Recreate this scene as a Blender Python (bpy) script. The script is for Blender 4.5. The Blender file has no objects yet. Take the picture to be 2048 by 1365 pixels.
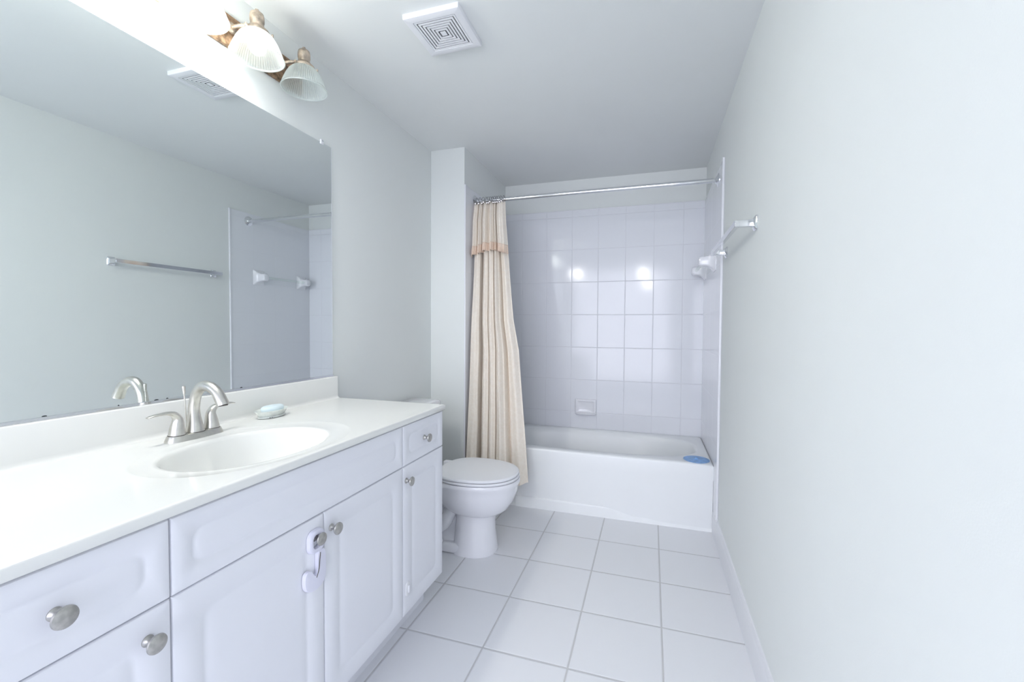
import bpy, bmesh, math, random
from mathutils import Vector, Matrix
random.seed(7)
SC = bpy.context.scene
COL = SC.collection

# ------------------------------------------------------------------ camera
cam_d = bpy.data.cameras.new('camera')
cam_d.sensor_fit = 'HORIZONTAL'
cam_d.sensor_width = 36.0
cam_d.lens = 863.1414 / 2048 * 36.0
cam_d.shift_x = -(1032.0146 - 1024) / 2048
cam_d.shift_y = (679.7708 - 682.5) / 2048
cam_d.clip_start = 0.02
cam = bpy.data.objects.new('camera', cam_d)
COL.objects.link(cam)
R3 = Vector((0.95427914, 0.29885221, 0.00621976))
U3 = Vector((-0.01451173, 0.0255349, 0.9995686))
B3 = Vector((0.29856446, -0.95395772, 0.02870428))
m = Matrix((R3, U3, B3)).transposed().to_4x4()
m.translation = Vector((0, 0, 1.1821))
cam.matrix_world = m
SC.camera = cam

# ------------------------------------------------------------------ exposure, world, added lights
SC.view_settings.view_transform = 'Standard'
SC.view_settings.look = 'None'
SC.view_settings.gamma = 1.0
SC.view_settings.exposure = 0.62
SC.view_settings.use_curve_mapping = False
world = bpy.data.worlds.new('world')
SC.world = world
world.use_nodes = True
world.node_tree.nodes['Background'].inputs[0].default_value = (0.72, 0.80, 1.0, 1)
world.node_tree.nodes['Background'].inputs[1].default_value = 0.7

def area_light(name, loc, size_x, size_y, direction, energy, color):
    l = bpy.data.lights.new(name, 'AREA')
    l.shape = 'RECTANGLE'; l.size = size_x; l.size_y = size_y
    l.energy = energy; l.color = color
    o = bpy.data.objects.new(name, l); COL.objects.link(o)
    o.location = loc
    o.rotation_euler = Vector(direction).to_track_quat('-Z', 'Y').to_euler()
    return o
def point_light(name, loc, radius, energy, color):
    l = bpy.data.lights.new(name, 'POINT'); l.shadow_soft_size = radius
    l.energy = energy; l.color = color
    o = bpy.data.objects.new(name, l); COL.objects.link(o); o.location = loc
    return o
# unseen area light added as soft bluish fill from behind the photographer
REAR_FILL = area_light('rear_fill_light', (-0.50, -2.60, 1.25), 2.60, 2.30, (0, 1, 0.0), 54.0, (0.885, 0.885, 1.0))
# unseen point lights added to put bright spots on the back tiles
for p, w in (((-.114, -1.5, 2.184), 7.0), ((-.085, -1.5, 1.983), 5.0), ((-1.410, -1.5, 2.244), 14.0)):
    point_light('tile_spot_light', p, .035, w, (1.0, 0.98, 0.96))
BULB_STRENGTH = 165.0
BULB_COLOR = (1.0, 0.985, 0.955)

# ------------------------------------------------------------------ key dimensions (metres)
XL, XR = -1.3981, 0.3639
XA = -1.1587
YJ, YB = 2.5722, 3.3862
YT = 2.5594
YTUB = 2.7000
ZC = 2.336
ZT = 2.0951
ZTUB = 0.3951
YR = -0.50            # rear wall

# ------------------------------------------------------------------ materials
def new_mat(name):
    mt = bpy.data.materials.new(name); mt.use_nodes = True
    nt = mt.node_tree
    return mt, nt, nt.nodes['Principled BSDF']
def ramp_noise(nt, scale, c0, c1, detail=4, lo=.35, hi=.65, vec=None):
    n = nt.nodes.new('ShaderNodeTexNoise'); n.inputs['Scale'].default_value = scale; n.inputs['Detail'].default_value = detail
    if vec is not None: nt.links.new(vec, n.inputs['Vector'])
    r = nt.nodes.new('ShaderNodeValToRGB')
    r.color_ramp.elements[0].position = lo; r.color_ramp.elements[0].color = (*c0, 1)
    r.color_ramp.elements[1].position = hi; r.color_ramp.elements[1].color = (*c1, 1)
    nt.links.new(n.outputs['Fac'], r.inputs['Fac'])
    return n, r
def simple(name, col, rough=.5, metal=0.0, spec=.5, var=.03, vscale=6, bump=0.0, bscale=80, coat=0.0):
    mt, nt, b = new_mat(name)
    geo = nt.nodes.new('ShaderNodeNewGeometry')
    c0 = tuple(max(0, c * (1 - var)) for c in col); c1 = tuple(min(1, c * (1 + var)) for c in col)
    n, r = ramp_noise(nt, vscale, c0, c1, vec=geo.outputs['Position'])
    nt.links.new(r.outputs['Color'], b.inputs['Base Color'])
    b.inputs['Roughness'].default_value = rough
    b.inputs['Metallic'].default_value = metal
    b.inputs['Specular IOR Level'].default_value = spec
    b.inputs['Coat Weight'].default_value = coat
    b.inputs['Coat Roughness'].default_value = .05
    if bump:
        n2 = nt.nodes.new('ShaderNodeTexNoise'); n2.inputs['Scale'].default_value = bscale; n2.inputs['Detail'].default_value = 3
        nt.links.new(geo.outputs['Position'], n2.inputs['Vector'])
        bp = nt.nodes.new('ShaderNodeBump'); bp.inputs['Strength'].default_value = bump; bp.inputs['Distance'].default_value = .001
        nt.links.new(n2.outputs['Fac'], bp.inputs['Height']); nt.links.new(bp.outputs['Normal'], b.inputs['Normal'])
    return mt
def mth(nt, op, a, b=None):
    n = nt.nodes.new('ShaderNodeMath'); n.operation = op
    for i, v in enumerate((a, b)):
        if v is None: continue
        if isinstance(v, (int, float)): n.inputs[i].default_value = v
        else: nt.links.new(v, n.inputs[i])
    return n.outputs[0]
def tiled(name, au, av, u0, v0, pu, pv, gw, ctile, cgrout, rough, tilt, tilevar=.0, bumpd=.0012, grough=.7):
    mt, nt, b = new_mat(name)
    geo = nt.nodes.new('ShaderNodeNewGeometry')
    sep = nt.nodes.new('ShaderNodeSeparateXYZ'); nt.links.new(geo.outputs['Position'], sep.inputs[0])
    heights = []; cells = []
    for ax, o, p in ((au, u0, pu), (av, v0, pv)):
        t = mth(nt, 'DIVIDE', mth(nt, 'SUBTRACT', sep.outputs[ax], o), p)
        cells.append(mth(nt, 'FLOOR', t))
        fr = mth(nt, 'FRACT', t)
        d = mth(nt, 'MULTIPLY', mth(nt, 'SUBTRACT', .5, mth(nt, 'ABSOLUTE', mth(nt, 'SUBTRACT', fr, .5))), p)  # metres from the nearest joint
        heights.append(d)
    d = mth(nt, 'MINIMUM', heights[0], heights[1])
    mr = nt.nodes.new('ShaderNodeMapRange'); mr.interpolation_type = 'SMOOTHSTEP'
    nt.links.new(d, mr.inputs['Value'])
    mr.inputs['From Min'].default_value = gw * .35; mr.inputs['From Max'].default_value = gw * .65
    mr2 = nt.nodes.new('ShaderNodeMapRange'); mr2.interpolation_type = 'SMOOTHSTEP'
    nt.links.new(d, mr2.inputs['Value'])
    mr2.inputs['From Min'].default_value = gw * .3; mr2.inputs['From Max'].default_value = gw * 1.2
    cmb = nt.nodes.new('ShaderNodeCombineXYZ'); nt.links.new(cells[0], cmb.inputs[0]); nt.links.new(cells[1], cmb.inputs[1])
    wn = nt.nodes.new('ShaderNodeTexWhiteNoise'); nt.links.new(cmb.outputs[0], wn.inputs['Vector'])
    # tile colour with a faint firing variation
    tv = nt.nodes.new('ShaderNodeMix'); tv.data_type = 'RGBA'
    nt.links.new(wn.outputs['Value'], tv.inputs['Factor'])
    tv.inputs['A'].default_value = (*[c * (1 - tilevar) for c in ctile], 1)
    tv.inputs['B'].default_value = (*ctile, 1)
    mx = nt.nodes.new('ShaderNodeMix'); mx.data_type = 'RGBA'
    nt.links.new(mr.outputs['Result'], mx.inputs['Factor'])
    mx.inputs['A'].default_value = (*cgrout, 1)
    nt.links.new(tv.outputs['Result'], mx.inputs['B'])
    nt.links.new(mx.outputs['Result'], b.inputs['Base Color'])
    rr = nt.nodes.new('ShaderNodeMapRange'); nt.links.new(mr.outputs['Result'], rr.inputs['Value'])
    rr.inputs['To Min'].default_value = grough; rr.inputs['To Max'].default_value = rough
    nt.links.new(rr.outputs['Result'], b.inputs['Roughness'])
    # every tile sits at its own very slight tilt
    va = nt.nodes.new('ShaderNodeVectorMath'); va.operation = 'SUBTRACT'
    nt.links.new(wn.outputs['Color'], va.inputs[0]); va.inputs[1].default_value = (.5, .5, .5)
    vs = nt.nodes.new('ShaderNodeVectorMath'); vs.operation = 'SCALE'; nt.links.new(va.outputs[0], vs.inputs[0]); vs.inputs['Scale'].default_value = tilt
    vn = nt.nodes.new('ShaderNodeVectorMath'); vn.operation = 'ADD'
    nt.links.new(geo.outputs['Normal'], vn.inputs[0]); nt.links.new(vs.outputs[0], vn.inputs[1])
    nn = nt.nodes.new('ShaderNodeVectorMath'); nn.operation = 'NORMALIZE'; nt.links.new(vn.outputs[0], nn.inputs[0])
    bp = nt.nodes.new('ShaderNodeBump'); bp.inputs['Strength'].default_value = .8; bp.inputs['Distance'].default_value = bumpd
    nt.links.new(mr2.outputs['Result'], bp.inputs['Height'])
    nt.links.new(nn.outputs[0], bp.inputs['Normal'])
    nt.links.new(bp.outputs['Normal'], b.inputs['Normal'])
    return mt

M = {}
M['wall'] = simple('wall_paint', (.815, .842, .828), .75, var=.008, vscale=2, bump=.15, bscale=300, spec=.25)
M['ceiling'] = simple('ceiling_paint', (.82, .842, .835), .9, var=.008, vscale=2, bump=.15, bscale=250, spec=.1)
M['trim'] = simple('white_trim_paint', (.84, .85, .88), .4, var=.01)
TILE = (.86, .875, .915); GROUT = (.79, .80, .84)
M['tile_back'] = tiled('white_wall_tile_back', 'X', 'Z', -.8056, .5183, .2042, .2549, .0035, TILE, GROUT, .11, .008)
M['tile_side'] = tiled('white_wall_tile_side', 'Y', 'Z', YB, .5183, .2042, .2549, .003, TILE, (.835, .85, .885), .12, .006, bumpd=.0003, grough=.2)
M['bullnose'] = simple('white_glazed_bullnose', (.86, .87, .91), .1, var=.01)
M['floor'] = tiled('white_floor_tile', 'X', 'Y', -.576, 2.4007, .3162, .3162, .006, (.86, .87, .90), (.60, .60, .61), .42, .004, tilevar=.02, bumpd=.0015)
M['porcelain'] = simple('white_porcelain', (.86, .865, .90), .08, var=.006, coat=.3)
M['tub'] = simple('white_enamel', (.88, .90, .91), .26, var=.006)
M['counter'] = simple('cultured_marble', (.855, .86, .83), .12, var=.006)
M['cabinet'] = simple('white_thermofoil', (.84, .85, .90), .35, var=.006)
M['cab_in'] = simple('cabinet_carcass', (.70, .71, .74), .5, var=.01)
M['nickel'] = simple('brushed_nickel', (.66, .645, .60), .3, 1.0, var=.05, vscale=60)
M['knob'] = simple('satin_nickel_knob', (.48, .47, .45), .36, 1.0, var=.12, vscale=120)
M['chrome'] = simple('polished_chrome', (.80, .81, .83), .07, 1.0, var=.02)
M['ring'] = simple('dark_nickel_ring', (.42, .41, .42), .22, 1.0, var=.05)
M['plastic'] = simple('white_plastic', (.85, .86, .89), .35, var=.006)
M['latch'] = simple('lilac_white_plastic', (.78, .78, .90), .35, var=.01)
M['dark'] = simple('painted_gap_shade', (.16, .17, .18), .8, var=.05)
M['gasket'] = simple('dark_seal', (.10, .09, .08), .6, var=.05)
M['rust'] = simple('weathered_bronze', (.34, .22, .14), .42, .85, var=.5, vscale=55)
M['cap'] = simple('weathered_champagne_metal', (.52, .44, .36), .38, .9, var=.35, vscale=45)
M['soap'] = simple('pale_blue_soap', (.76, .88, .92), .45, var=.02)
M['disc'] = simple('blue_rubber', (.25, .46, .80), .45, var=.12, vscale=40)
M['tarnish'] = simple('mirror_tarnish', (.03, .035, .04), .5, var=.1)
M['wood'] = simple('hall_floor_oak', (.42, .26, .14), .4, var=.15, vscale=12)
M['red'] = simple('pink_ceramic_band', (.80, .70, .68), .2, var=.03)

def mirror_mat():
    mt, nt, b = new_mat('mirror_silver')
    b.inputs['Metallic'].default_value = 1.0; b.inputs['Roughness'].default_value = 0.0
    n, r = ramp_noise(nt, 3, (.875, .918, .908), (.88, .922, .912))
    nt.links.new(r.outputs['Color'], b.inputs['Base Color'])
    return mt
M['mirror'] = mirror_mat()
def glass_shade_mat(name, k_transp, k_transl):
    mt = bpy.data.materials.new(name); mt.use_nodes = True; nt = mt.node_tree
    nt.nodes.clear()
    out = nt.nodes.new('ShaderNodeOutputMaterial')
    tr = nt.nodes.new('ShaderNodeBsdfTransparent'); tr.inputs[0].default_value = (.95, .98, .96, 1)
    tl = nt.nodes.new('ShaderNodeBsdfTranslucent'); tl.inputs[0].default_value = (.90, .94, .92, 1)
    df = nt.nodes.new('ShaderNodeBsdfDiffuse'); df.inputs[0].default_value = (.86, .91, .89, 1)
    gl = nt.nodes.new('ShaderNodeBsdfGlossy'); gl.inputs['Roughness'].default_value = .12
    m1 = nt.nodes.new('ShaderNodeMixShader'); m1.inputs[0].default_value = .45
    nt.links.new(tl.outputs[0], m1.inputs[1]); nt.links.new(df.outputs[0], m1.inputs[2])
    m2 = nt.nodes.new('ShaderNodeMixShader'); m2.inputs[0].default_value = k_transp
    nt.links.new(m1.outputs[0], m2.inputs[1]); nt.links.new(tr.outputs[0], m2.inputs[2])
    lw = nt.nodes.new('ShaderNodeLayerWeight'); lw.inputs[0].default_value = .5
    pw = mth(nt, 'POWER', lw.outputs['Facing'], 4.0)
    fac = mth(nt, 'ADD', mth(nt, 'MULTIPLY', pw, .5), .04)
    m3 = nt.nodes.new('ShaderNodeMixShader'); nt.links.new(fac, m3.inputs[0])
    nt.links.new(m2.outputs[0], m3.inputs[1]); nt.links.new(gl.outputs[0], m3.inputs[2])
    nt.links.new(m3.outputs[0], out.inputs[0])
    return mt
M['shade'] = glass_shade_mat('ribbed_prismatic_glass', .36, .4)
M['clear'] = glass_shade_mat('clear_acrylic', .985, .4)
M['dish'] = simple('pearly_glass_dish', (.80, .84, .80), .12, var=.12, vscale=40, coat=.5)
def bulb_mat(name, k):
    mt = bpy.data.materials.new(name); mt.use_nodes = True; nt = mt.node_tree; nt.nodes.clear()
    out = nt.nodes.new('ShaderNodeOutputMaterial'); e = nt.nodes.new('ShaderNodeEmission')
    e.inputs[0].default_value = (*BULB_COLOR, 1); e.inputs[1].default_value = BULB_STRENGTH * k
    nt.links.new(e.outputs[0], out.inputs[0])
    return mt
M['bulb'] = bulb_mat('lit_bulb', 1.0)
M['bulb_dim'] = bulb_mat('weaker_lit_bulb', .035)
def fabric(name, c0, c1, scale):
    mt, nt, b = new_mat(name)
    geo = nt.nodes.new('ShaderNodeNewGeometry')
    n = nt.nodes.new('ShaderNodeTexNoise'); n.inputs['Scale'].default_value = 14; n.inputs['Detail'].default_value = 2
    nt.links.new(geo.outputs['Position'], n.inputs['Vector'])
    mixv = nt.nodes.new('ShaderNodeMix'); mixv.data_type = 'RGBA'; mixv.inputs['Factor'].default_value = .06
    nt.links.new(geo.outputs['Position'], mixv.inputs['A']); nt.links.new(n.outputs['Color'], mixv.inputs['B']); mixv.inputs['Factor'].default_value = .12
    v = nt.nodes.new('ShaderNodeTexVoronoi'); v.feature = 'DISTANCE_TO_EDGE'; v.inputs['Scale'].default_value = scale
    nt.links.new(mixv.outputs['Result'], v.inputs['Vector'])
    r = nt.nodes.new('ShaderNodeValToRGB')
    r.color_ramp.elements[0].position = .05; r.color_ramp.elements[0].color = (*c0, 1)
    r.color_ramp.elements[1].position = .16; r.color_ramp.elements[1].color = (*c1, 1)
    nt.links.new(v.outputs['Distance'], r.inputs['Fac']); nt.links.new(r.outputs['Color'], b.inputs['Base Color'])
    b.inputs['Roughness'].default_value = .55; b.inputs['Sheen Weight'].default_value = .25
    rr = nt.nodes.new('ShaderNodeMapRange'); nt.links.new(v.outputs['Distance'], rr.inputs['Value'])
    rr.inputs['From Min'].default_value = .04; rr.inputs['From Max'].default_value = .18
    rr.inputs['To Min'].default_value = .42; rr.inputs['To Max'].default_value = .65
    nt.links.new(rr.outputs['Result'], b.inputs['Roughness'])
    w = nt.nodes.new('ShaderNodeTexNoise'); w.inputs['Scale'].default_value = 25; nt.links.new(geo.outputs['Position'], w.inputs['Vector'])
    bp = nt.nodes.new('ShaderNodeBump'); bp.inputs['Strength'].default_value = .3; bp.inputs['Distance'].default_value = .002
    nt.links.new(w.outputs['Fac'], bp.inputs['Height']); nt.links.new(bp.outputs['Normal'], b.inputs['Normal'])
    return mt
M['fabric'] = fabric('cream_jacquard_fabric', (.92, .845, .745), (.90, .815, .71), 26)
M['fringe'] = simple('peach_ruffle_fabric', (.88, .71, .585), .7, var=.05, vscale=90)

# ------------------------------------------------------------------ object helpers
def wloc(o):
    v = Vector((0, 0, 0))
    while o is not None: v += o.location; o = o.parent
    return v
def obj(name, bm, mat, parent=None, smooth=True, origin=None, angle=40):
    """link a bmesh built in world coordinates as one mesh object"""
    bmesh.ops.recalc_face_normals(bm, faces=bm.faces)
    me = bpy.data.meshes.new(name)
    o = bpy.data.objects.new(name, me)
    off = Vector((0, 0, 0))
    if parent is not None:
        off = wloc(parent)
    if origin is not None:
        off = Vector(origin); o.location = off - (wloc(parent) if parent else Vector((0, 0, 0)))
    bmesh.ops.translate(bm, verts=bm.verts, vec=-off)
    if smooth:
        for f in bm.faces: f.smooth = True
        ca = math.radians(angle)
        for e in bm.edges:
            if len(e.link_faces) == 2 and e.calc_face_angle(0) > ca: e.smooth = False
    bm.to_mesh(me); bm.free()
    me.materials.append(mat)
    COL.objects.link(o)
    if parent is not None: o.parent = parent
    return o
def tag(o, label=None, cat=None, group=None, kind=None):
    if label: o['label'] = label
    if cat: o['category'] = cat
    if group: o['group'] = group
    if kind: o['kind'] = kind
    return o
def thing(name, loc, label, cat, group=None):
    o = bpy.data.objects.new(name, None); o.empty_display_size = .05
    COL.objects.link(o); o.location = loc
    return tag(o, label, cat, group)
def struct(name, bm, mat, **k):
    return tag(obj(name, bm, mat, **k), kind='structure')

def BM(): return bmesh.new()
def box(bm, x0, x1, y0, y1, z0, z1, bev=0.0, seg=2):
    r = bmesh.ops.create_cube(bm, size=1)
    vs = r['verts']
    for v in vs:
        v.co = Vector(((x0 + x1) / 2 + v.co.x * (x1 - x0), (y0 + y1) / 2 + v.co.y * (y1 - y0), (z0 + z1) / 2 + v.co.z * (z1 - z0)))
    if bev:
        es = set(e for v in vs for e in v.link_edges)
        bmesh.ops.bevel(bm, geom=list(es), offset=bev, segments=seg, affect='EDGES', profile=.5)
    return bm
def loops(bm, rings, closed=True, cap0=False, cap1=False):
    """skin a list of equally long vertex loops"""
    R = [[bm.verts.new(p) for p in r] for r in rings]
    n = len(R[0])
    for a, b in zip(R, R[1:]):
        for i in range(n if closed else n - 1):
            j = (i + 1) % n
            bm.faces.new((a[i], a[j], b[j], b[i]))
    if cap0: bm.faces.new(R[0][::-1])
    if cap1: bm.faces.new(R[-1])
    return R
def frame_of(axis):
    a = Vector(axis).normalized()
    t = Vector((0, 0, 1)) if abs(a.z) < .9 else Vector((1, 0, 0))
    u = a.cross(t).normalized(); w = a.cross(u).normalized()
    return a, u, w
def lathe(bm, base, axis, prof, n=32, cap0=True, cap1=True):
    a, u, w = frame_of(axis); base = Vector(base)
    rings = []
    for r, h in prof:
        rings.append([base + a * h + (u * math.cos(2 * math.pi * i / n) + w * math.sin(2 * math.pi * i / n)) * max(r, 1e-5) for i in range(n)])
    loops(bm, rings, True, cap0, cap1)
    return bm
def tube(bm, pts, radii, n=16, flat=1.0, flatdir=None, cap=True):
    """sweep an (optionally flattened) circle along points with per-point radii"""
    pts = [Vector(p) for p in pts]
    if isinstance(radii, (int, float)): radii = [radii] * len(pts)
    rings = []; prev = None
    for i, p in enumerate(pts):
        t = (pts[min(i + 1, len(pts) - 1)] - pts[max(i - 1, 0)]).normalized()
        if flatdir is not None:
            u = Vector(flatdir); u = (u - t * u.dot(t)).normalized()
        elif prev is None:
            u = frame_of(t)[1]
        else:
            u = (prev - t * prev.dot(t)).normalized()
        prev = u; w = t.cross(u).normalized()
        rr = radii[i]
        ra, rb = (rr if isinstance(rr, tuple) else (rr, rr * flat))
        rings.append([p + u * math.cos(2 * math.pi * k / n) * ra + w * math.sin(2 * math.pi * k / n) * rb for k in range(n)])
    loops(bm, rings, True, cap, cap)
    return bm
def catmull(P, k=6):
    P = [Vector(p) for p in P]; out = []
    for i in range(len(P) - 1):
        p0, p1, p2, p3 = P[max(i - 1, 0)], P[i], P[i + 1], P[min(i + 2, len(P) - 1)]
        for s in range(k):
            t = s / k
            out.append(.5 * ((2 * p1) + (p2 - p0) * t + (2 * p0 - 5 * p1 + 4 * p2 - p3) * t * t + (3 * p1 - p0 - 3 * p2 + p3) * t ** 3))
    out.append(P[-1]); return out
def ccat(P, k=6):
    return [tuple(v) for v in catmull(P, k)]
def prism(bm, pts, vec, cap=True):
    v = Vector(vec)
    loops(bm, [[Vector(p) for p in pts], [Vector(p) + v for p in pts]], True, cap, cap)
    return bm
def rrect(cu, cv, hu, hv, r, n=6):
    r = min(r, hu - 1e-4, hv - 1e-4); out = []
    for (sx, sy, a0) in ((1, 1, 0), (-1, 1, 90), (-1, -1, 180), (1, -1, 270)):
        for k in range(n + 1):
            a = math.radians(a0 + 90 * k / n)
            out.append((cu + sx * (hu - r) + r * math.cos(a), cv + sy * (hv - r) + r * math.sin(a)))
    return out

# ------------------------------------------------------------------ room shell
T = .10
def shell(name, *b, mat='wall'):
    return struct(name, box(BM(), *b), M[mat], smooth=False)
shell('floor', XL - T, XR + T, YR - T, YB + T, -.08, 0, mat='floor')
shell('ceiling', XL - T, XR + T, YR - T, YB + T, ZC, ZC + .08, mat='ceiling')
shell('wall_left', XL - T, XL, YR - T, YB + T, 0, ZC)
shell('wall_right', XR, XR + T, YR - T, YB + T, 0, ZC)
shell('wall_back', XL, XR, YB, YB + T, 0, ZC)
shell('wall_alcove', XL, XA, YJ, YB, 0, ZC)
# rear wall with the open doorway the picture was taken through
bm = BM()
box(bm, XL, -1.27, YR - T, YR, 0, ZC); box(bm, -1.27, .28, YR - T, YR, 2.14, ZC); box(bm, .28, XR, YR - T, YR, 0, ZC)
struct('wall_rear', bm, M['wall'], smooth=False)
# tile fields
TT = .008
struct('wall_tile_back', box(BM(), XA, XR, YB - TT, YB, .30, ZT), M['tile_back'], smooth=False)
struct('wall_tile_right', box(BM(), XR - TT, XR, YT, YB - TT, .12, ZT), M['tile_side'], smooth=False)
struct('wall_tile_left', box(BM(), XA, XA + TT, YJ + .004, YB - TT, .0, ZT), M['tile_side'], smooth=False)
# rounded edge pieces
struct('trim_1', box(BM(), XR - .0125, XR, YT - .004, YT + .009, .1325, ZT + .004, .003), M['bullnose'])
struct('trim_2', box(BM(), XA, XA + .0105, YJ - .0035, YJ + .006, .0, ZT + .004, .003), M['bullnose'])
struct('trim_3', box(BM(), XA, XR, YB - .0105, YB, ZT, ZT + .006, .002), M['bullnose'])
# baseboard along the right wall
bm = BM()
prof = [(XR, 0), (XR - .0115, 0), (XR - .0115, .100), (XR - .009, .110), (XR - .0085, .120), (XR - .005, .130), (XR, .1319)]
prism(bm, [(x, YR, z) for x, z in prof], (0, YTUB - .004 - YR, 0))
struct('baseboard_right', bm, M['trim'], smooth=False)
bm = BM()
prism(bm, [(2 * XL - (x - XR + XL), 1.668, z) for x, z in prof], (0, YJ - 1.668, 0))
struct('baseboard_left', bm, M['trim'], smooth=False)
# door casing of the doorway behind the photographer
bm = BM()
box(bm, -1.33, -1.27, YR, YR + .015, 0, 2.20, .003); box(bm, .28, .34, YR, YR + .015, 0, 2.20, .003); box(bm, -1.27, .28, YR, YR + .015, 2.14, 2.20, .003)
struct('door_1', bm, M['trim'])

# ------------------------------------------------------------------ bathtub
def border_ray(cx, cy, ang, x0, x1, y0, y1):
    c, s = math.cos(ang), math.sin(ang); t = 1e9
    if c > 1e-9: t = min(t, (x1 - cx) / c)
    if c < -1e-9: t = min(t, (x0 - cx) / c)
    if s > 1e-9: t = min(t, (y1 - cy) / s)
    if s < -1e-9: t = min(t, (y0 - cy) / s)
    return cx + c * t, cy + s * t
def corner_angles(cx, cy, x0, x1, y0, y1, n):
    A = [2 * math.pi * i / n for i in range(n)]
    for (x, y) in ((x0, y0), (x1, y0), (x1, y1), (x0, y1)):
        a = math.atan2(y - cy, x - cx) % (2 * math.pi)
        k = min(range(len(A)), key=lambda i: min(abs(A[i] - a), 2 * math.pi - abs(A[i] - a)))
        A[k] = a
    return sorted(A)
def sell(cx, cy, ax, ay, n, ang):
    c, s = math.cos(ang), math.sin(ang)
    r = (abs(c / ax) ** n + abs(s / ay) ** n) ** (-1 / n)
    return cx + c * r, cy + s * r

tx0, tx1, ty0, ty1 = XA + TT, XR - TT, YTUB, YB - TT
TCX, TCY = (tx0 + tx1) / 2, 3.05
tub = thing('bathtub', (TCX, TCY, 0), 'white built-in bathtub across the tiled alcove at the end of the room', 'bathtub')
bm = BM()
A = corner_angles(TCX, TCY, tx0, tx1, ty0, ty1, 128)
rings = []
for sx, sy, z, n in ((.10, .06, .105, 2.4), (.42, .11, .105, 2.6), (.53, .16, .112, 2.8), (.60, .20, .15, 2.8), (.645, .245, .26, 2.8), (.672, .272, .355, 2.8), (.682, .280, .382, 2.8), (.690, .286, .392, 2.8), (.702, .294, .3951, 2.8)):
    rings.append([(*sell(TCX, TCY - .0, sx, sy, n, a), z) for a in A])
def brd(ins, z, x0=tx0, x1=tx1, y0=ty0, y1=ty1):
    return [(*border_ray(TCX, TCY, a, x0 + ins, x1 - ins, y0 + ins, y1 - ins), z) for a in A]
rings += [brd(.016, .3951), brd(.008, .3938), brd(.002, .3885), brd(0, .380), brd(0, .30)]
loops(bm, rings, True, True, False)
obj('basin', bm, M['tub'], tub, angle=60)
bm = BM()
box(bm, tx0 + .001, tx1 - .001, YTUB + .0012, YTUB + .03, .0, .36)
obj('apron', bm, M['tub'], tub)
# moulded step along the foot of the apron
bm = BM()
pf = [(YTUB + .012, 0), (YTUB - .004, 0), (YTUB - .006, .060), (YTUB - .003, .070), (YTUB + .004, .0745), (YTUB + .012, .0765)]
R = []
for x, k in ((-.8395, 1), (-.6, 1), (-.4, .85), (-.2, .6), (0, .35), (.15, .12), (tx1, .02)):
    R.append([(x, (YTUB + .012) + (y - YTUB - .012) * k if i > 1 else y, z * (1 - .12 * (1 - k))) for i, (y, z) in enumerate(pf)])
loops(bm, R, True, True, True)
obj('apron_step', bm, M['tub'], tub)
bm = BM(); lathe(bm, (TCX + .40, TCY, .106), (0, 0, 1), [(.03, 0), (.03, .003), (.02, .005), (.001, .005)], 24)
obj('drain', bm, M['chrome'], tub)
bm = BM(); lathe(bm, (TCX + .655, TCY, .27), (-1, 0, 0), [(.035, -.02), (.035, .006), (.03, .01), (.001, .011)], 24)
obj('overflow_plate', bm, M['chrome'], tub)

disc = BM()
lathe(disc, (.270, 2.772, ZTUB + .0005), (0, 0, 1), [(.066, 0), (.074, .0006), (.074, .0022), (.068, .0032), (.030, .0034), (.026, .0045), (.010, .0045), (.007, .011), (.004, .013), (.001, .013)], 40)
d_ = obj('drain_stopper', disc, M['disc'], origin=(.270, 2.772, ZTUB))
tag(d_, 'flat round blue rubber stopper lying on the bathtub rim', 'bath plug')

# ceramic soap dish on the back tile
sd = thing('wall_soap_dish', (-.481, YB - TT, .56), 'white ceramic recessed soap dish on the back tile wall above the tub', 'soap dish')
bm = BM()
def dloop(hu, hv, r, y): return [(u, y, v) for u, v in rrect(-.481, .5625, hu, hv, r, 6)]
loops(bm, [dloop(.083, .060, .006, YB - TT), dloop(.084, .061, .010, YB - TT - .006), dloop(.081, .058, .012, YB - TT - .013), dloop(.076, .053, .014, YB - TT - .017), dloop(.068, .046, .014, YB - TT - .017), dloop(.062, .041, .014, YB - TT - .013), dloop(.050, .030, .014, YB - TT - .009)], True, True, True)
obj('body', bm, M['porcelain'], sd)
bm = BM()
pts = []
for i in range(17):
    u = -1 + 2 * i / 16
    pts.append((-.481 + u * .078, YB - TT - .014 - .026 * (1 - u * u) ** .5, .5125))
tube(bm, pts, .007, 10)
obj('tray_lip', bm, M['porcelain'], sd)

# ceramic towel bar on the right tile wall
ctb = thing('ceramic_towel_bar', (XR - TT, 3.05, 1.575), 'white ceramic towel bar with clear rod on the right tiled wall over the tub', 'towel bar')
def ceramic_post(y, z):
    bm = BM(); x = XR - TT
    def q(h, w, xx, rr): return [(xx, a, b) for a, b in rrect(y, z, w, h, rr, 6)]
    loops(bm, [q(.062, .052, x, .006), q(.062, .052, x - .004, .006), q(.056, .046, x - .010, .008), q(.042, .036, x - .022, .010), q(.032, .028, x - .040, .012), q(.030, .027, x - .060, .014), q(.030, .026, x - .078, .014), q(.026, .022, x - .088, .016), q(.016, .012, x - .092, .011)], True, True, True)
    obj('post', bm, M['porcelain'], ctb)
ceramic_post(2.815, 1.583); ceramic_post(3.275, 1.583)
obj('clear_rod', tube(BM(), [(XR - TT - .062, 2.835, 1.583), (XR - TT - .062, 3.255, 1.583)], .010, 16), M['clear'], ctb)

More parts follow.
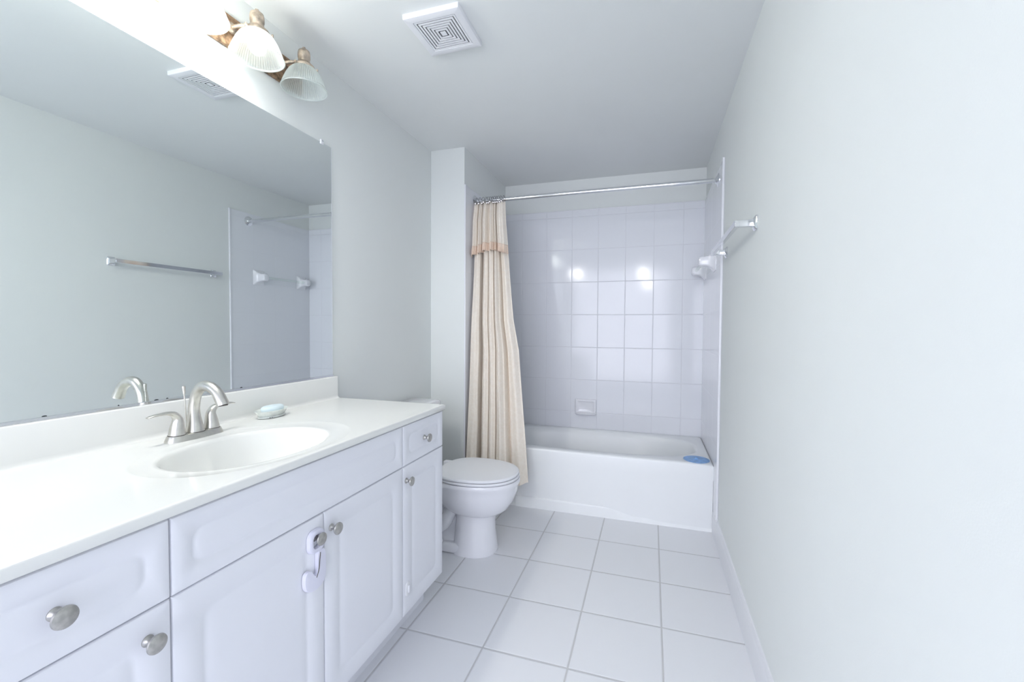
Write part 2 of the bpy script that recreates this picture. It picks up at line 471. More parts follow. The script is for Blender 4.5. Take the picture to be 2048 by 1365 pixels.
# chrome towel bar on the painted right wall
tb = thing('chrome_towel_bar', (XR, 2.1, 1.57), 'shiny chrome square towel bar on the bare right wall', 'towel bar')
TZ = 1.568
for y, s in ((1.784, 1), (2.428, -1)):
    bm = BM()
    def q(h, w, xx, rr): return [(xx, a, b) for a, b in rrect(y, TZ + .002, w, h, rr, 5)]
    loops(bm, [q(.026, .021, XR, .005), q(.027, .022, XR - .004, .006), q(.024, .019, XR - .009, .007), q(.015, .013, XR - .013, .005), q(.0125, .011, XR - .022, .003), q(.0125, .011, XR - .060, .003)], True, True, True)
    obj('post', bm, M['chrome'], tb)
obj('bar', box(BM(), XR - .076, XR - .060, 1.768, 2.444, TZ - .011, TZ + .013, .0012, 1), M['chrome'], tb)

# ------------------------------------------------------------------ shower rod, rings, curtain
RY, RZ = 2.7267, 2.0319
rod = thing('shower_curtain_rod', ((XA + XR) / 2, RY, RZ), 'chrome shower rod spanning the tub alcove just below the ceiling', 'curtain rod')
obj('rod', tube(BM(), [(XA + TT, RY, RZ - .003), ((XA + XR) / 2, RY, RZ), (XR - TT, RY, RZ)], .0132, 24), M['chrome'], rod)
for x, d in ((XA + TT, 1), (XR - TT, -1)):
    bm = BM(); lathe(bm, (x, RY, RZ), (d, 0, 0), [(.038, 0), (.038, .003), (.033, .006), (.026, .008), (.021, .012), (.018, .016), (.0135, .018)], 32)
    obj('flange', bm, M['chrome'], rod)

TOPF = [0, .05, .16, .21, .225, .285, .30, .37, .43, .445, .46, .52, .585, .60, .62, .68, .73, .765, .80, .90, 1]
BOTF = [0, .05, .14, .200, .210, .262, .275, .32, .38, .39, .40, .45, .495, .505, .52, .60, .67, .72, .78, .89, 1]
DEP = [-.050, .026, .036, .024, -.095, -.095, .014, .040, .026, -.050, .020, .042, .026, -.055, .020, .050, .016, -.045, .000, .020, -.010]
def lerp_tab(tab, z):
    tab = sorted(tab)
    if z <= tab[0][0]: return tab[0][1]
    for (a, va), (b, vb) in zip(tab, tab[1:]):
        if z <= b: return va + (vb - va) * (z - a) / (b - a)
    return tab[-1][1]
def ss(t): return t * t * (3 - 2 * t)
def curtain_y(z): return lerp_tab([(.15, 2.568), (.40, 2.592), (1.0, 2.640), (1.66, 2.695), (2.02, 2.7267)], z)
CZ0 = .190
XLT = [(.15, -1.150), (.40, -1.148), (.70, -1.146), (1.23, -1.144), (1.65, -1.140), (2.02, -1.138)]
XRT = [(.15, -.722), (.45, -.752), (.71, -.778), (1.03, -.812), (1.23, -.853), (1.65, -.900), (2.02, -.945)]
def profile_at(f, z):
    k = min(1, max(0, (z - .15) / 1.5))
    fr = [b + (a - b) * k for a, b in zip(TOPF, BOTF)]
    i = 0
    while i < len(fr) - 2 and f > fr[i + 1]: i += 1
    t = min(1, max(0, (f - fr[i]) / (fr[i + 1] - fr[i])))
    return DEP[i] + (DEP[i + 1] - DEP[i]) * ss(t)
def curtain_point(f, z, extra=0.0, amp=None):
    xl, xr = lerp_tab(XLT, z), lerp_tab(XRT, z)
    x = xl + (xr - xl) * f
    a = amp if amp is not None else lerp_tab([(.15, 1.0), (1.2, .95), (1.7, .75), (2.0, .4)], z)
    y = curtain_y(z) - (profile_at(f, z) + .002) * a - extra
    y += .035 * (1 - min(1, z / 1.4)) * (f - .35)          # the left corner swings out towards the room
    y += .0025 * math.sin(z * 9 + f * 17) * (1 if z < 1.7 else .3)
    return (x, y, z)
cur = thing('shower_curtain', (-1.0, 2.70, CZ0), 'cream jacquard shower curtain with ruffled valance gathered at the left of the tub', 'shower curtain')
NU, NZ = 360, 110
bm = BM()
rings = []
for j in range(NZ + 1):
    z = CZ0 + (2.006 - CZ0) * j / NZ
    rings.append([curtain_point(i / NU, z + (.012 * math.sin(i / NU * 14) if j == 0 else 0)) for i in range(NU + 1)])
loops(bm, rings, closed=False)
body = obj('curtain_panel', bm, M['fabric'], cur, angle=180)
md = body.modifiers.new('thickness', 'SOLIDIFY'); md.thickness = .0016; md.offset = 0
bm = BM()
rings = []
for k in range(7):      # stitched bottom hem
    z = CZ0 + .038 * k / 6
    e = .0022 * math.sin(math.pi * k / 6)
    rings.append([curtain_point(i / NU, z + (.012 * math.sin(i / NU * 14) * (1 - k / 6)), extra=.001 + e) for i in range(NU + 1)])
loops(bm, rings, closed=False)
obj('hem', bm, M['fabric'], cur, angle=180)
# valance
VF = [0, .09, .15, .185, .215, .255, .29, .33, .35, .42, .50, .53, .555, .60, .645, .66, .68, .715, .74, .765, .86, .93, 1]
VD = [.0, .032, .018, -.016, .020, .034, .020, -.034, .024, .036, .004, -.018, .024, .038, .020, -.026, .022, .032, -.026, .022, .036, .026, .0]
def val_depth(f):
    i = 0
    while i < len(VF) - 2 and f > VF[i + 1]: i += 1
    t = min(1, max(0, (f - VF[i]) / (VF[i + 1] - VF[i])))
    return VD[i] + (VD[i + 1] - VD[i]) * ss(t)
def val_hem(f):   # the hem hangs unevenly
    return lerp_tab([(0, -.016), (.10, -.006), (.28, .004), (.33, .018), (.70, .020), (.75, .014), (.9, .0), (1, -.004)], f)
def val_point(f, t, ruf=0.0):
    """t: 0 at the rod, 1 at the end of the ruffle"""
    z = 2.010 - .348 * t + val_hem(f) * t
    xl = -1.150; xr = -.928 + .036 * t
    x = xl + (xr - xl) * f
    y = 2.7267 - .014 - .020 * min(1, t * 3) - val_depth(f) * (.9 + .7 * t) - .014 * t
    y -= ruf * .0045 * math.sin(f * 2 * math.pi * 46)
    return (x, y, z)
bm = BM()
NV = 420
loops(bm, [[val_point(i / NV, t / 40 * .845) for i in range(NV + 1)] for t in range(41)], closed=False)
va = obj('valance', bm, M['fabric'], cur, angle=180)
md = va.modifiers.new('thickness', 'SOLIDIFY'); md.thickness = .0014; md.offset = 0
bm = BM()
loops(bm, [[(lambda p: (p[0], p[1] - .002 - .003 * s / 10, p[2]))(val_point(i / NV, .835 + .165 * s / 10, ruf=s / 10)) for i in range(NV + 1)] for s in range(11)], closed=False)
rf = obj('ruffle', bm, M['fringe'], cur, angle=180)
rf['label'] = 'peach pleated ruffle'
md = rf.modifiers.new('thickness', 'SOLIDIFY'); md.thickness = .0012; md.offset = 0
# rings
ring_x = [-1.128, -1.106, -1.082, -1.062, -1.046, -1.032, -1.018, -1.002, -.988, -.974, -.958, -.9385]
for i, x in enumerate(ring_x):
    r_ = thing('curtain_ring', (x, RY, RZ), 'small dark nickel ring hooking the cream curtain to the rod, one of the gathered row', 'curtain ring', 'nickel rings gathered on the shower rod')
    if i == len(ring_x) - 1:
        r_['label'] = 'dark nickel curtain ring with round button, rightmost on the shower rod'; del r_['group']
    bm = BM()
    tl = random.uniform(-.25, .25)
    pts = [(x + math.sin(a) * .018 * tl, RY - .012 + math.sin(a) * .032, RZ - .010 + math.cos(a) * .027) for a in [2 * math.pi * k / 24 for k in range(25)]]
    tube(bm, pts, .0018, 8, cap=False)
    obj('hoop', bm, M['ring'], r_)
    bm = BM(); lathe(bm, (x + .002, RY - .050 - (.022 if i in (3, 6, 11) else 0), RZ - .030), (.25, -1, 0), [(.006, 0), (.0095, .002), (.0095, .005), (.007, .008), (.001, .009)], 20)
    obj('button', bm, M['ring'], r_)

# ------------------------------------------------------------------ toilet
TY = 2.115
toilet = thing('toilet', (-1.0, TY, 0), 'white two-piece toilet with closed lid between the vanity and the tub', 'toilet')
def egg(cx_back, cx_front, hw, z, n=48, sq=2.2, cy=TY):
    """egg outline: rounder at the front (+x)"""
    cx = cx_back + (cx_front - cx_back) * .42
    out = []
    for i in range(n):
        a = 2 * math.pi * i / n
        c, s = math.cos(a), math.sin(a)
        rx = (cx_front - cx) if c >= 0 else (cx - cx_back)
        k = sq if c >= 0 else 2.6
        r = (abs(c) ** k + abs(s) ** k) ** (-1 / k)
        out.append((cx + c * r * rx, cy + s * r * hw, z))
    return out
bm = BM()
loops(bm, [egg(-.985, -.760, .088, .200), egg(-1.00, -.732, .112, .213), egg(-1.04, -.700, .136, .238), egg(-1.08, -.674, .158, .280), egg(-1.10, -.656, .173, .330), egg(-1.105, -.650, .180, .362), egg(-1.11, -.643, .187, .374), egg(-1.11, -.643, .188, .388), egg(-1.108, -.647, .185, .394), egg(-1.09, -.67, .165, .396)], True, True, True)
obj('bowl', bm, M['porcelain'], toilet)
bm = BM()
loops(bm, [egg(-1.0, -.762, .112, 0.0), egg(-1.0, -.760, .113, .012), egg(-.99, -.768, .106, .05), egg(-.985, -.775, .099, .11), egg(-.98, -.775, .094, .165), egg(-.985, -.765, .092, .20), egg(-1.0, -.745, .104, .225), egg(-1.0, -.73, .11, .24)], True, True, True)
obj('pedestal', bm, M['porcelain'], toilet)
bm = BM()
box(bm, -1.27, -.90, TY - .105, TY + .105, 0, .055, .018, 3)
loops(bm, [egg(-1.26, -.90, .088, .05), egg(-1.25, -.9, .070, .075), egg(-1.24, -.9, .062, .12), egg(-1.26, -.9, .066, .25), egg(-1.30, -.9, .085, .34), egg(-1.31, -.95, .105, .385)], True, True, True)
obj('foot', bm, M['porcelain'], toilet)
for s in (-1, 1):
    bm = BM()
    tube(bm, ccat([(-.965, TY + s * .050, .265), (-1.00, TY + s * .066, .205), (-1.03, TY + s * .074, .145), (-1.075, TY + s * .074, .120), (-1.13, TY + s * .070, .150), (-1.17, TY + s * .064, .215), (-1.20, TY + s * .055, .275)], 5), .034, 18)
    obj('trapway', bm, M['porcelain'], toilet)
    bm = BM(); lathe(bm, (-1.04, TY + s * .098, .054), (0, 0, 1), [(.014, 0), (.014, .006), (.010, .012), (.001, .014)], 20)
    obj('bolt_cap', bm, M['plastic'], toilet)
bm = BM()
loops(bm, [egg(-1.06, -.651, .182, .3975), egg(-1.065, -.647, .187, .399), egg(-1.065, -.646, .188, .405), egg(-1.06, -.650, .184, .4105)], True, True, True)
obj('seat', bm, M['plastic'], toilet)
bm = BM()
loops(bm, [egg(-1.065, -.655, .181, .4125), egg(-1.075, -.650, .187, .4145), egg(-1.075, -.649, .188, .422), egg(-1.072, -.653, .184, .4275), egg(-1.06, -.668, .168, .4305), egg(-1.0, -.74, .10, .432)], True, True, True)
obj('lid', bm, M['plastic'], toilet)
for s in (-1, 1):
    obj('seat_hinge', box(BM(), -1.105, -1.062, TY + s * .075 - .018, TY + s * .075 + .018, .396, .428, .006), M['plastic'], toilet)
def tankloop(z, x1, hw, r=.03): return [(a, b, z) for a, b in rrect((XL + .012 + x1) / 2, TY + .0, (x1 - XL - .012) / 2, hw, r, 6)]
bm = BM()
loops(bm, [tankloop(.395, -1.245, .185), tankloop(.41, -1.235, .195), tankloop(.60, -1.215, .212), tankloop(.712, -1.208, .218)], True, True, True)
obj('tank', bm, M['porcelain'], toilet)
bm = BM()
loops(bm, [tankloop(.713, -1.200, .226), tankloop(.718, -1.197, .229), tankloop(.735, -1.197, .229), tankloop(.743, -1.203, .222, .03), tankloop(.746, -1.22, .205, .03)], True, True, True)
obj('tank_lid', bm, M['porcelain'], toilet)
bm = BM(); lathe(bm, (-1.2115, TY - .15, .66), (1, 0, 0), [(.012, 0), (.012, .008), (.008, .010), (.008, .016)], 16)
tube(bm, [(-1.199, TY - .15, .66), (-1.194, TY - .12, .657), (-1.192, TY - .08, .652)], [.006, .006, .0075], 10)
obj('flush_lever', bm, M['chrome'], toilet)

# ------------------------------------------------------------------ vanity cabinet
XF = -.840            # door face plane
VY0, VY1 = .240, 1.649
Z0D, ZGAP, ZTOP = .127, .677, .826
van = thing('vanity_cabinet', (-1.1, .95, 0), 'long white bathroom vanity cabinet with raised-panel doors on the left', 'cabinet')
bm = BM()
b0, b1 = XL + .002, XF - .0195
box(bm, b0, b1, VY0, VY0 + .016, .112, .830); box(bm, b0, b1, VY1 - .017, VY1 - .001, .112, .830)
box(bm, b0, b0 + .008, VY0 + .016, VY1 - .017, .112, .830); box(bm, b0 + .008, b1, VY0 + .016, VY1 - .017, .112, .128)
box(bm, b1 - .018, b1, VY0 + .016, VY1 - .017, .128, .16); box(bm, b1 - .018, b1, VY0 + .016, VY1 - .017, .655, .70); box(bm, b1 - .018, b1, VY0 + .016, VY1 - .017, .80, .830)
for yy in (.5593, .9495, 1.34): box(bm, b1 - .018, b1, yy - .02, yy + .02, .16, .655 if yy > .9 and yy < 1 else .80)
obj('carcass', bm, M['cabinet'], van, smooth=False)
bm = BM(); box(bm, XL + .002, XF - .085, VY0, VY1 - .012, 0, .112)
obj('toe_kick', bm, M['cabinet'], van, smooth=False)
def panel(y0, y1, z0, z1, name, margin=.052, k=1.0):
    g = .0014
    y0 += g; y1 -= g; z0 += g; z1 -= g
    cu, cv, hu, hv = (y0 + y1) / 2, (z0 + z1) / 2, (y1 - y0) / 2, (z1 - z0) / 2
    def L(ins, x, r): return [(x, u, v) for u, v in rrect(cu, cv, hu - ins, hv - ins, r, 5)]
    X = XF
    m_ = margin
    rr = [L(0, X - .018, .001), L(0, X - .004, .001), L(.0015, X - .001, .002), L(.004, X, .003),
          L(m_, X, .026), L(m_ + .004 * k, X - .0017, .024), L(m_ + .012 * k, X - .0020, .020), L(m_ + .016 * k, X - .0012, .018),
          L(m_ + .028 * k, X - .0004, .014), L(m_ + .036 * k, X - .0001, .012)]
    bm = BM(); loops(bm, rr, True, True, True)
    return obj(name, bm, M['cabinet'], van, origin=(X, cu, cv), angle=30)
def knob(y, z, parent):
    bm = BM()
    lathe(bm, (XF, y, z), (1, 0, 0), [(.0100, 0), (.0100, .0015), (.0075, .004), (.0052, .008), (.0052, .014), (.0085, .018), (.0155, .021), (.0168, .0235), (.0160, .0262), (.0115, .0285), (.005, .0295), (.0005, .0297)], 36)
    return obj('knob', bm, M['knob'], parent, origin=(XF, y, z))
Y1_, Y2_, Y3_ = .5593, .9495, 1.3400
dr = panel(VY0, Y1_, ZGAP, ZTOP, 'drawer', .034, .75); knob(.3965, .7515, dr)
ff = panel(Y1_, Y3_, ZGAP, ZTOP, 'false_drawer_front', .034, .75)
dr = panel(Y3_, VY1, ZGAP, ZTOP, 'drawer', .034, .75); knob(1.4915, .7500, dr)
dd = panel(VY0, Y1_, Z0D, ZGAP, 'door'); knob(.5185, .6245, dd)
dd = panel(Y1_, Y2_, Z0D, ZGAP, 'door'); knob(.9145, .6235, dd)
dd = panel(Y2_, Y3_, Z0D, ZGAP, 'door'); knob(.9770, .6235, dd)
dd = panel(Y3_, VY1, Z0D, ZGAP, 'door'); knob(1.3610, .6235, dd)

# child safety latch: loop around the knob and a J-shaped hook body
lat = thing('cabinet_safety_latch', (XF, .915, .60), 'white plastic child safety latch looped around a door knob under the sink', 'safety latch')
bm = BM()
def lloop(hu, hv, x, r, cy=.913, cz=.6165): return [(x, u, v) for u, v in rrect(cy, cz, hu, hv, r, 8)]
loops(bm, [lloop(.0135, .0165, XF + .006, .010), lloop(.0155, .0185, XF + .0125, .011), lloop(.0215, .0245, XF + .0135, .016), lloop(.0265, .0295, XF + .0105, .020), lloop(.0275, .0305, XF + .001, .020), lloop(.0135, .0165, XF + .001, .010), lloop(.0135, .0165, XF + .006, .010)], True)
obj('loop', bm, M['latch'], lat)
bm = BM()
J2 = catmull([(0, .918, .590), (0, .935, .589), (0, .942, .575), (0, .944, .545), (0, .943, .515), (0, .934, .497), (0, .912, .489), (0, .890, .492), (0, .875, .503), (0, .869, .520), (0, .870, .540), (0, .877, .549), (0, .889, .548), (0, .896, .538), (0, .903, .528), (0, .911, .530), (0, .9135, .545), (0, .914, .570), (0, .9155, .583)], 4)
cj = Vector((0, sum(v.y for v in J2) / len(J2), sum(v.z for v in J2) / len(J2)))
def jr(x, k): return [(x, cj.y + (v.y - cj.y) * k, cj.z + (v.z - cj.z) * k) for v in J2]
loops(bm, [jr(XF + .001, 1), jr(XF + .009, 1), jr(XF + .0115, .97), jr(XF + .012, .93)], True, True, True)
obj('hook_body', bm, M['latch'], lat)
bm = BM()
K = ccat([(XF + .0118, .922, .583), (XF + .0122, .919, .562), (XF + .0122, .916, .540), (XF + .0118, .908, .522)], 5)
tube(bm, K, .0013, 8)
obj('release_slot', bm, M['gasket'], lat)
# adhesive latch anchor low on the right-hand door
an = thing('latch_anchor', (XF, 1.372, .218), 'tiny white adhesive latch anchor near the bottom of the narrow right vanity door', 'latch anchor')
bm = BM()
def al(hu, hv, x, r): return [(x, u, v) for u, v in rrect(1.3705, .219, hu, hv, r, 6)]
loops(bm, [al(.0145, .026, XF, .013), al(.0145, .026, XF + .002, .013), al(.0125, .024, XF + .003, .012)], True, True, True)
obj('pad', bm, M['plastic'], an)
obj('catch', box(BM(), XF + .002, XF + .008, 1.368, 1.377, .205, .233, .002), M['plastic'], an)

# ------------------------------------------------------------------ countertop with moulded basin
ZK, ZKB = .8522, .8305
cx0, cx1, cy0, cy1 = XL, -.8310, .232, 1.6560
SX, SY = -1.052, .918
top = thing('countertop', (-1.1, .95, ZKB), 'glossy off-white vanity countertop with moulded oval sink and backsplash', 'countertop')
bm = BM()
A = corner_angles(SX, SY, cx0, cx1, cy0, cy1, 144)
rings = []
for ax, ay, dz, ox, n in ((.022, .022, -.128, 0, 2), (.05, .065, -.126, 0, 2), (.095, .135, -.112, 0, 2.1), (.130, .180, -.080, 0, 2.1), (.150, .203, -.040, 0, 2.1), (.158, .212, -.014, 0, 2.1), (.162, .216, -.0065, 0, 2.1), (.168, .221, -.0032, 0, 2.1), (.176, .229, -.0026, 0, 2.1), (.198, .276, -.0024, 0, 2.15), (.203, .283, -.0004, 0, 2.15), (.206, .288, 0, 0, 2.2)):
    rings.append([(*sell(SX + ox, SY + .012 * (1 if ay > .25 else 0), ax, ay, n, a), ZK + dz) for a in A])
def kb(ins, z): return [(*border_ray(SX, SY, a, cx0, cx1 - ins, cy0 + ins, cy1 - ins), z) for a in A]
rings += [kb(.012, ZK), kb(.0035, ZK), kb(.001, ZK - .0012), kb(0, ZK - .004), kb(0, ZKB + .002), kb(.002, ZKB)]
rings.append([(*sell(SX, SY, .20, .26, 2.1, a), ZKB) for a in A])
loops(bm, rings, True, True, False)
obj('slab', bm, M['counter'], top, angle=50)
bm = BM()
pf = [(XL, ZK - .002), (XL, .9512), (XL + .0165, .9512), (XL + .0188, .9503), (XL + .020, .948), (XL + .020, .866), (XL + .0215, .859), (XL + .026, .8545), (XL + .033, ZK + .0002), (XL + .033, ZK - .002)]
prism(bm, [(x, cy0, z) for x, z in pf], (0, 1.6505 - cy0, 0))
obj('backsplash', bm, M['counter'], top, angle=50)
bm = BM(); lathe(bm, (SX, SY, ZK - .128), (0, 0, 1), [(.024, 0), (.026, .002), (.022, .004), (.016, .003), (.001, .0035)], 28)
obj('sink_drain', bm, M['nickel'], top)

# ------------------------------------------------------------------ faucet
FX, FY = -1.283, .927
fau = thing('faucet', (FX, FY, ZK), 'brushed nickel two-handle arched faucet behind the sink', 'faucet')
def oval(hx, hy, z, n=48, k=3.2, cx=FX, cy=FY):
    return [(*sell(cx, cy, hx, hy, k, 2 * math.pi * i / n), z) for i in range(n)]
bm = BM()
loops(bm, [oval(.0285, .0805, ZK), oval(.0280, .0800, ZK + .003), oval(.0245, .0755, ZK + .014), oval(.0235, .0745, ZK + .0165), oval(.019, .069, ZK + .018)], True, True, True)
obj('base', bm, M['nickel'], fau)
zb = ZK + .017
bm = BM()
sp = ccat([(FX + .000, FY, zb), (FX - .001, FY, zb + .02), (FX - .003, FY, zb + .045), (FX - .002, FY, zb + .075), (FX + .008, FY, zb + .110), (FX + .032, FY, zb + .134), (FX + .062, FY, zb + .134), (FX + .090, FY, zb + .118), (FX + .108, FY, zb + .092), (FX + .112, FY, zb + .083)], 6)
rad = ccat([(.0245, 0, 0), (.0205, 0, 0), (.0165, 0, 0), (.0145, 0, 0), (.0142, 0, 0), (.0150, 0, 0), (.0150, 0, 0), (.0148, 0, 0), (.0160, 0, 0), (.0165, 0, 0)], 6)
tube(bm, sp, [r[0] for r in rad], 28, flatdir=(0, 1, 0))
so = obj('spout', bm, M['nickel'], fau)
bm = BM(); lathe(bm, (FX + .1115, FY, zb + .0840), (.17, 0, -1), [(.012, 0), (.012, .0025), (.009, .003), (.001, .002)], 20)
obj('aerator', bm, M['gasket'], so)
bm = BM(); lathe(bm, (FX, FY, zb - .0005), (0, 0, 1), [(.0262, 0), (.0262, .0018)], 32)
obj('seal_ring', bm, M['gasket'], fau)
for s in (-1, 1):
    hy = FY + s * .0508
    bm = BM(); lathe(bm, (FX, hy, zb - .0005), (0, 0, 1), [(.0218, 0), (.0218, .0020)], 32)
    obj('seal_ring', bm, M['gasket'], fau)
    bm = BM()
    c = [(FX, hy, zb + .0012), (FX, hy - s * .0005, zb + .018), (FX, hy - s * .002, zb + .034), (FX, hy - s * .0015, zb + .047), (FX, hy + s * .007, zb + .0595), (FX, hy + s * .022, zb + .0655), (FX, hy + s * .042, zb + .0665), (FX, hy + s * .062, zb + .0655), (FX, hy + s * .0755, zb + .063)]
    rr = [(.0210, .0210), (.0188, .0180), (.0160, .0150), (.0140, .0120), (.0125, .0085), (.0105, .0055), (.0088, .0038), (.0078, .0030), (.0060, .0022)]
    P_ = ccat(c, 5); Q_ = ccat([(a, b, 0) for a, b in rr], 5)
    tube(bm, P_, [(q[0], q[1]) for q in Q_], 24, flatdir=(1, 0, 0))
    obj('handle', bm, M['nickel'], fau)
bm = BM()
lathe(bm, (FX - .026, FY - .004, zb - .003), (-.02, -.05, 1), [(.0019, 0), (.0019, .112), (.0034, .1135), (.0040, .122), (.0046, .132), (.0044, .136), (.001, .1375)], 16)
obj('lift_rod', bm, M['nickel'], fau)

# ------------------------------------------------------------------ soap dish and soap
DX, DY = -1.312, 1.224
RZ_ = math.radians(4)
dish = thing('soap_dish', (DX, DY, ZK), 'oval pearly glass soap dish on the countertop near the backsplash', 'soap dish')
def dl(hx, hy, z):
    out = []
    for i in range(48):
        a = 2 * math.pi * i / 48
        x, y = hx * math.cos(a), hy * math.sin(a)
        out.append((DX + x * math.cos(RZ_) - y * math.sin(RZ_), DY + x * math.sin(RZ_) + y * math.cos(RZ_), z))
    return out
bm = BM()
loops(bm, [dl(.030, .052, ZK + .0005), dl(.0325, .0555, ZK + .002), dl(.0325, .0555, ZK + .006), dl(.030, .053, ZK + .008)], True, True, True)
obj('foot_ring', bm, M['dish'], dish)
bm = BM()
loops(bm, [dl(.029, .052, ZK + .008), dl(.032, .0555, ZK + .011), dl(.0385, .0655, ZK + .0255), dl(.0395, .0665, ZK + .0268), dl(.0385, .0655, ZK + .0272), dl(.034, .060, ZK + .024), dl(.029, .052, ZK + .0175), dl(.018, .035, ZK + .015)], True, True, True)
obj('bowl', bm, M['dish'], dish)
bm = BM()
for y in (-.034, -.026):
    lathe(bm, (DX + .0300, DY + y, ZK + .0042), (1, -.5, 0), [(.0014, -.004), (.0014, .0012), (.0005, .0016)], 10)
obj('foot_hole', bm, M['gasket'], dish)
soap = thing('soap_bar', (DX, DY, ZK + .0275), 'pale blue oval bar of soap resting in the dish', 'soap')
bm = BM()
def sl(hx, hy, z): return [(x, y + .004, zz) for x, y, zz in dl(hx, hy, z)]
loops(bm, [sl(.016, .034, ZK + .0155), sl(.022, .041, ZK + .018), sl(.0265, .0455, ZK + .024), sl(.0275, .0465, ZK + .030), sl(.0255, .0445, ZK + .036), sl(.021, .039, ZK + .0395), sl(.012, .026, ZK + .041)], True, True, True)
obj('bar', bm, M['soap'], soap, angle=80)

# ------------------------------------------------------------------ mirror
mir = thing('wall_mirror', (XL, .94, .9534), 'large frameless wall mirror above the countertop', 'mirror')
MY0 = .225
bm = BM(); box(bm, XL + .0005, XL + .005, MY0, 1.6345, .9560, 1.9886)
obj('glass', bm, M['mirror'], mir, smooth=False)
bm = BM()
box(bm, XL + .0006, XL + .0052, 1.6345, 1.6362, .9560, 1.9886)
obj('polished_edge', bm, M['bullnose'], mir, smooth=False)
bm = BM()
prism(bm, [(XL, MY0, .9514), (XL + .0085, MY0, .9514), (XL + .0085, MY0, .9590), (XL + .0070, MY0, .9596), (XL + .0055, MY0, .9590), (XL + .0055, MY0, .9555), (XL, MY0, .9555)], (0, 1.6375 - MY0, 0))
obj('bottom_channel', bm, M['chrome'], mir, smooth=False)
for y in (1.576, .60):
    bm = BM(); box(bm, XL + .001, XL + .0095, y - .009, y + .009, 1.981, 2.002, .003)
    cl = obj('clip', bm, M['plastic'], mir)
    bm = BM(); lathe(bm, (XL + .008, y, 1.9955), (1, 0, 0), [(.004, 0), (.004, .002), (.001, .003)], 16)
    obj('screw', bm, M['chrome'], cl)
for (y, l) in ((.648, .008), (.80, .003), (.895, .010), (.925, .005), (1.172, .008)):
    bm = BM(); lathe(bm, (XL + .0051, y, .9602), (1, 0, 0), [(.0022, 0), (.0018, .0002)], 14)
    for v in bm.verts: v.co.y = y + (v.co.y - y) * l / .0035
    obj('tarnish_spot', bm, M['tarnish'], mir)

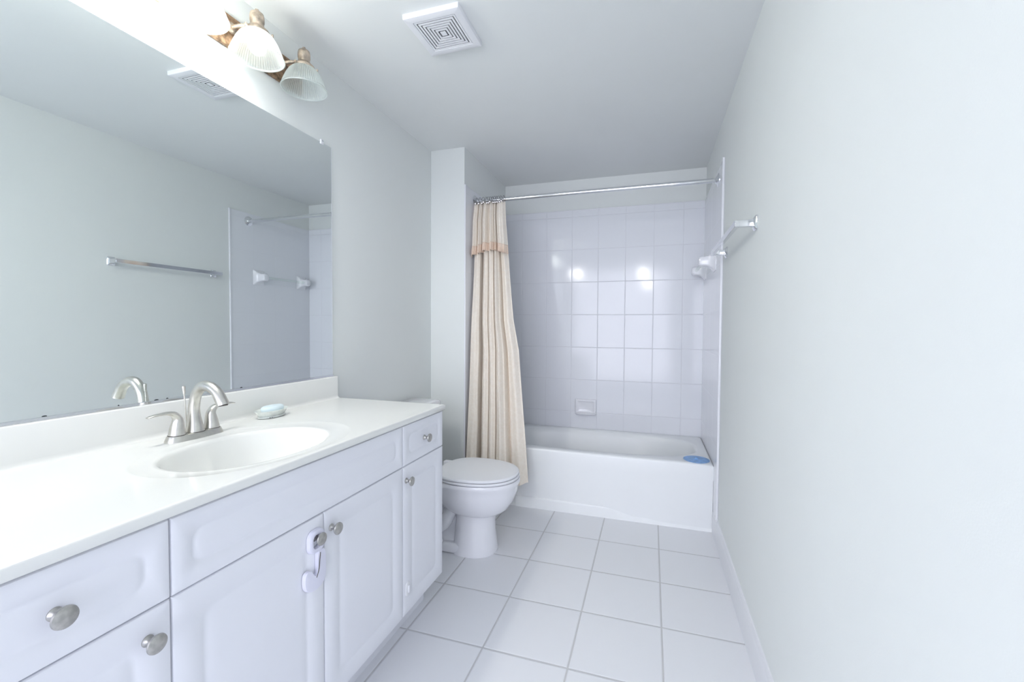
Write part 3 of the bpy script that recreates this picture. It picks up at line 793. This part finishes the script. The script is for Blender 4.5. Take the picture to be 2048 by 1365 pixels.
# ------------------------------------------------------------------ vanity light
LX, LZ, LR = -1.3000, 2.1014, .0824
LYS = [1.3791, 1.1698, .9605, .7512, .5419]
vl = thing('vanity_light', (XL, .96, 2.18), 'weathered metal wall light bar with ribbed glass shades above the mirror', 'wall light')
bm = BM(); box(bm, XL, XL + .018, .470, 1.455, 2.130, 2.238, .004)
obj('back_plate', bm, M['rust'], vl)
for k, y in enumerate(LYS):
    # arm
    bm = BM()
    lathe(bm, (XL + .018, y - .03, 2.196), (1, 0, 0), [(.019, 0), (.017, .005), (.010, .009)], 20)
    tube(bm, ccat([(XL + .022, y - .03, 2.196), (XL + .040, y - .029, 2.198), (XL + .060, y - .020, 2.202), (LX - .018, y - .004, 2.206)], 5), .0062, 12)
    obj('arm', bm, M['cap'], vl)
    # socket cap
    bm = BM()
    lathe(bm, (LX, y, 2.186), (0, 0, 1), [(.0385, -.006), (.039, 0), (.037, .004), (.028, .012), (.0215, .018), (.0205, .030), (.0225, .034), (.0225, .050), (.0205, .060), (.012, .067), (.006, .069), (.006, .0745), (.001, .076)], 32)
    cp = obj('socket_cap', bm, M['cap'], vl)
    for q in range(3):
        a = math.radians(35 + 120 * q)
        dx, dy = math.cos(a), math.sin(a)
        bm = BM(); lathe(bm, (LX + dx * .035, y + dy * .035, 2.182), (dx, dy, 0), [(.0018, 0), (.0018, .010), (.0055, .010), (.0055, .014), (.001, .015)], 12)
        obj('thumb_screw', bm, M['cap'], cp)
    # ribbed bell shade
    bm = BM()
    n = 120; prof = [(.0325, .089), (.034, .083), (.0415, .0765), (.0525, .065), (.0635, .046), (.072, .026), (.078, .010), (.082, .003), (.0840, 0), (.0825, -.0035), (.080, -.002), (.079, .002)]
    rings = []
    for i, (r, h) in enumerate(prof):
        amp = .0017 if 1 < i < 7 else 0
        rings.append([(LX + math.cos(2 * math.pi * j / n) * (r + (amp if j % 2 else -amp)), y + math.sin(2 * math.pi * j / n) * (r + (amp if j % 2 else -amp)), LZ + h) for j in range(n)])
    loops(bm, rings, True)
    obj('shade', bm, M['shade'], vl, angle=10)
    if k > 0:
        bm = BM()
        lathe(bm, (LX, y, LZ + .020), (0, 0, 1), [(.001, -.012), (.011, -.010), (.020, -.004), (.0265, .006), (.029, .018), (.027, .030), (.021, .042), (.015, .054), (.0135, .064)], 20)
        obj('bulb', bm, M['bulb'] if k > 1 else M['bulb_dim'], vl)

# ------------------------------------------------------------------ exhaust vent in the ceiling
VX, VY = -.7830, 1.5420
vent = thing('ceiling_vent', (VX, VY, ZC), 'white square exhaust vent with concentric louvers on the ceiling', 'vent')
ZV = 2.317
bm = BM()
def vq(h, z, r=.002): return [(a, b, z) for a, b in rrect(VX, VY, h, h * 1.01, r, 2)]
loops(bm, [vq(.1130, ZC), vq(.1130, ZV + .004), vq(.1115, ZV + .001), vq(.109, ZV), vq(.0855, ZV), vq(.0850, ZV + .0012), vq(.0850, ZC - .004)], True, True, False)
obj('cover', bm, M['plastic'], vent, angle=30)
h = .0835; i = 0
while h > .016:
    bm = BM(); w = .0074
    loops(bm, [vq(h, ZV + .0035, .001), vq(h, ZV + .0008, .001), vq(h - w, ZV + .0008, .001), vq(h - w, ZV + .0035, .001), vq(h, ZV + .0035, .001)], True)
    obj('louver', bm, M['plastic'], vent, angle=30)
    h -= .0118
bm = BM(); loops(bm, [vq(.0110, ZV + .0035, .001), vq(.0110, ZV + .0008, .001)], True, True, True); obj('louver', bm, M['plastic'], vent, angle=30)
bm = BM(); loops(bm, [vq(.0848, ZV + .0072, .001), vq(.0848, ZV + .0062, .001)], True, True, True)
obj('shadow_tray', bm, M['dark'], vent, angle=30)  # dark sheet behind the louvers, its colour stands in for shade in the gaps
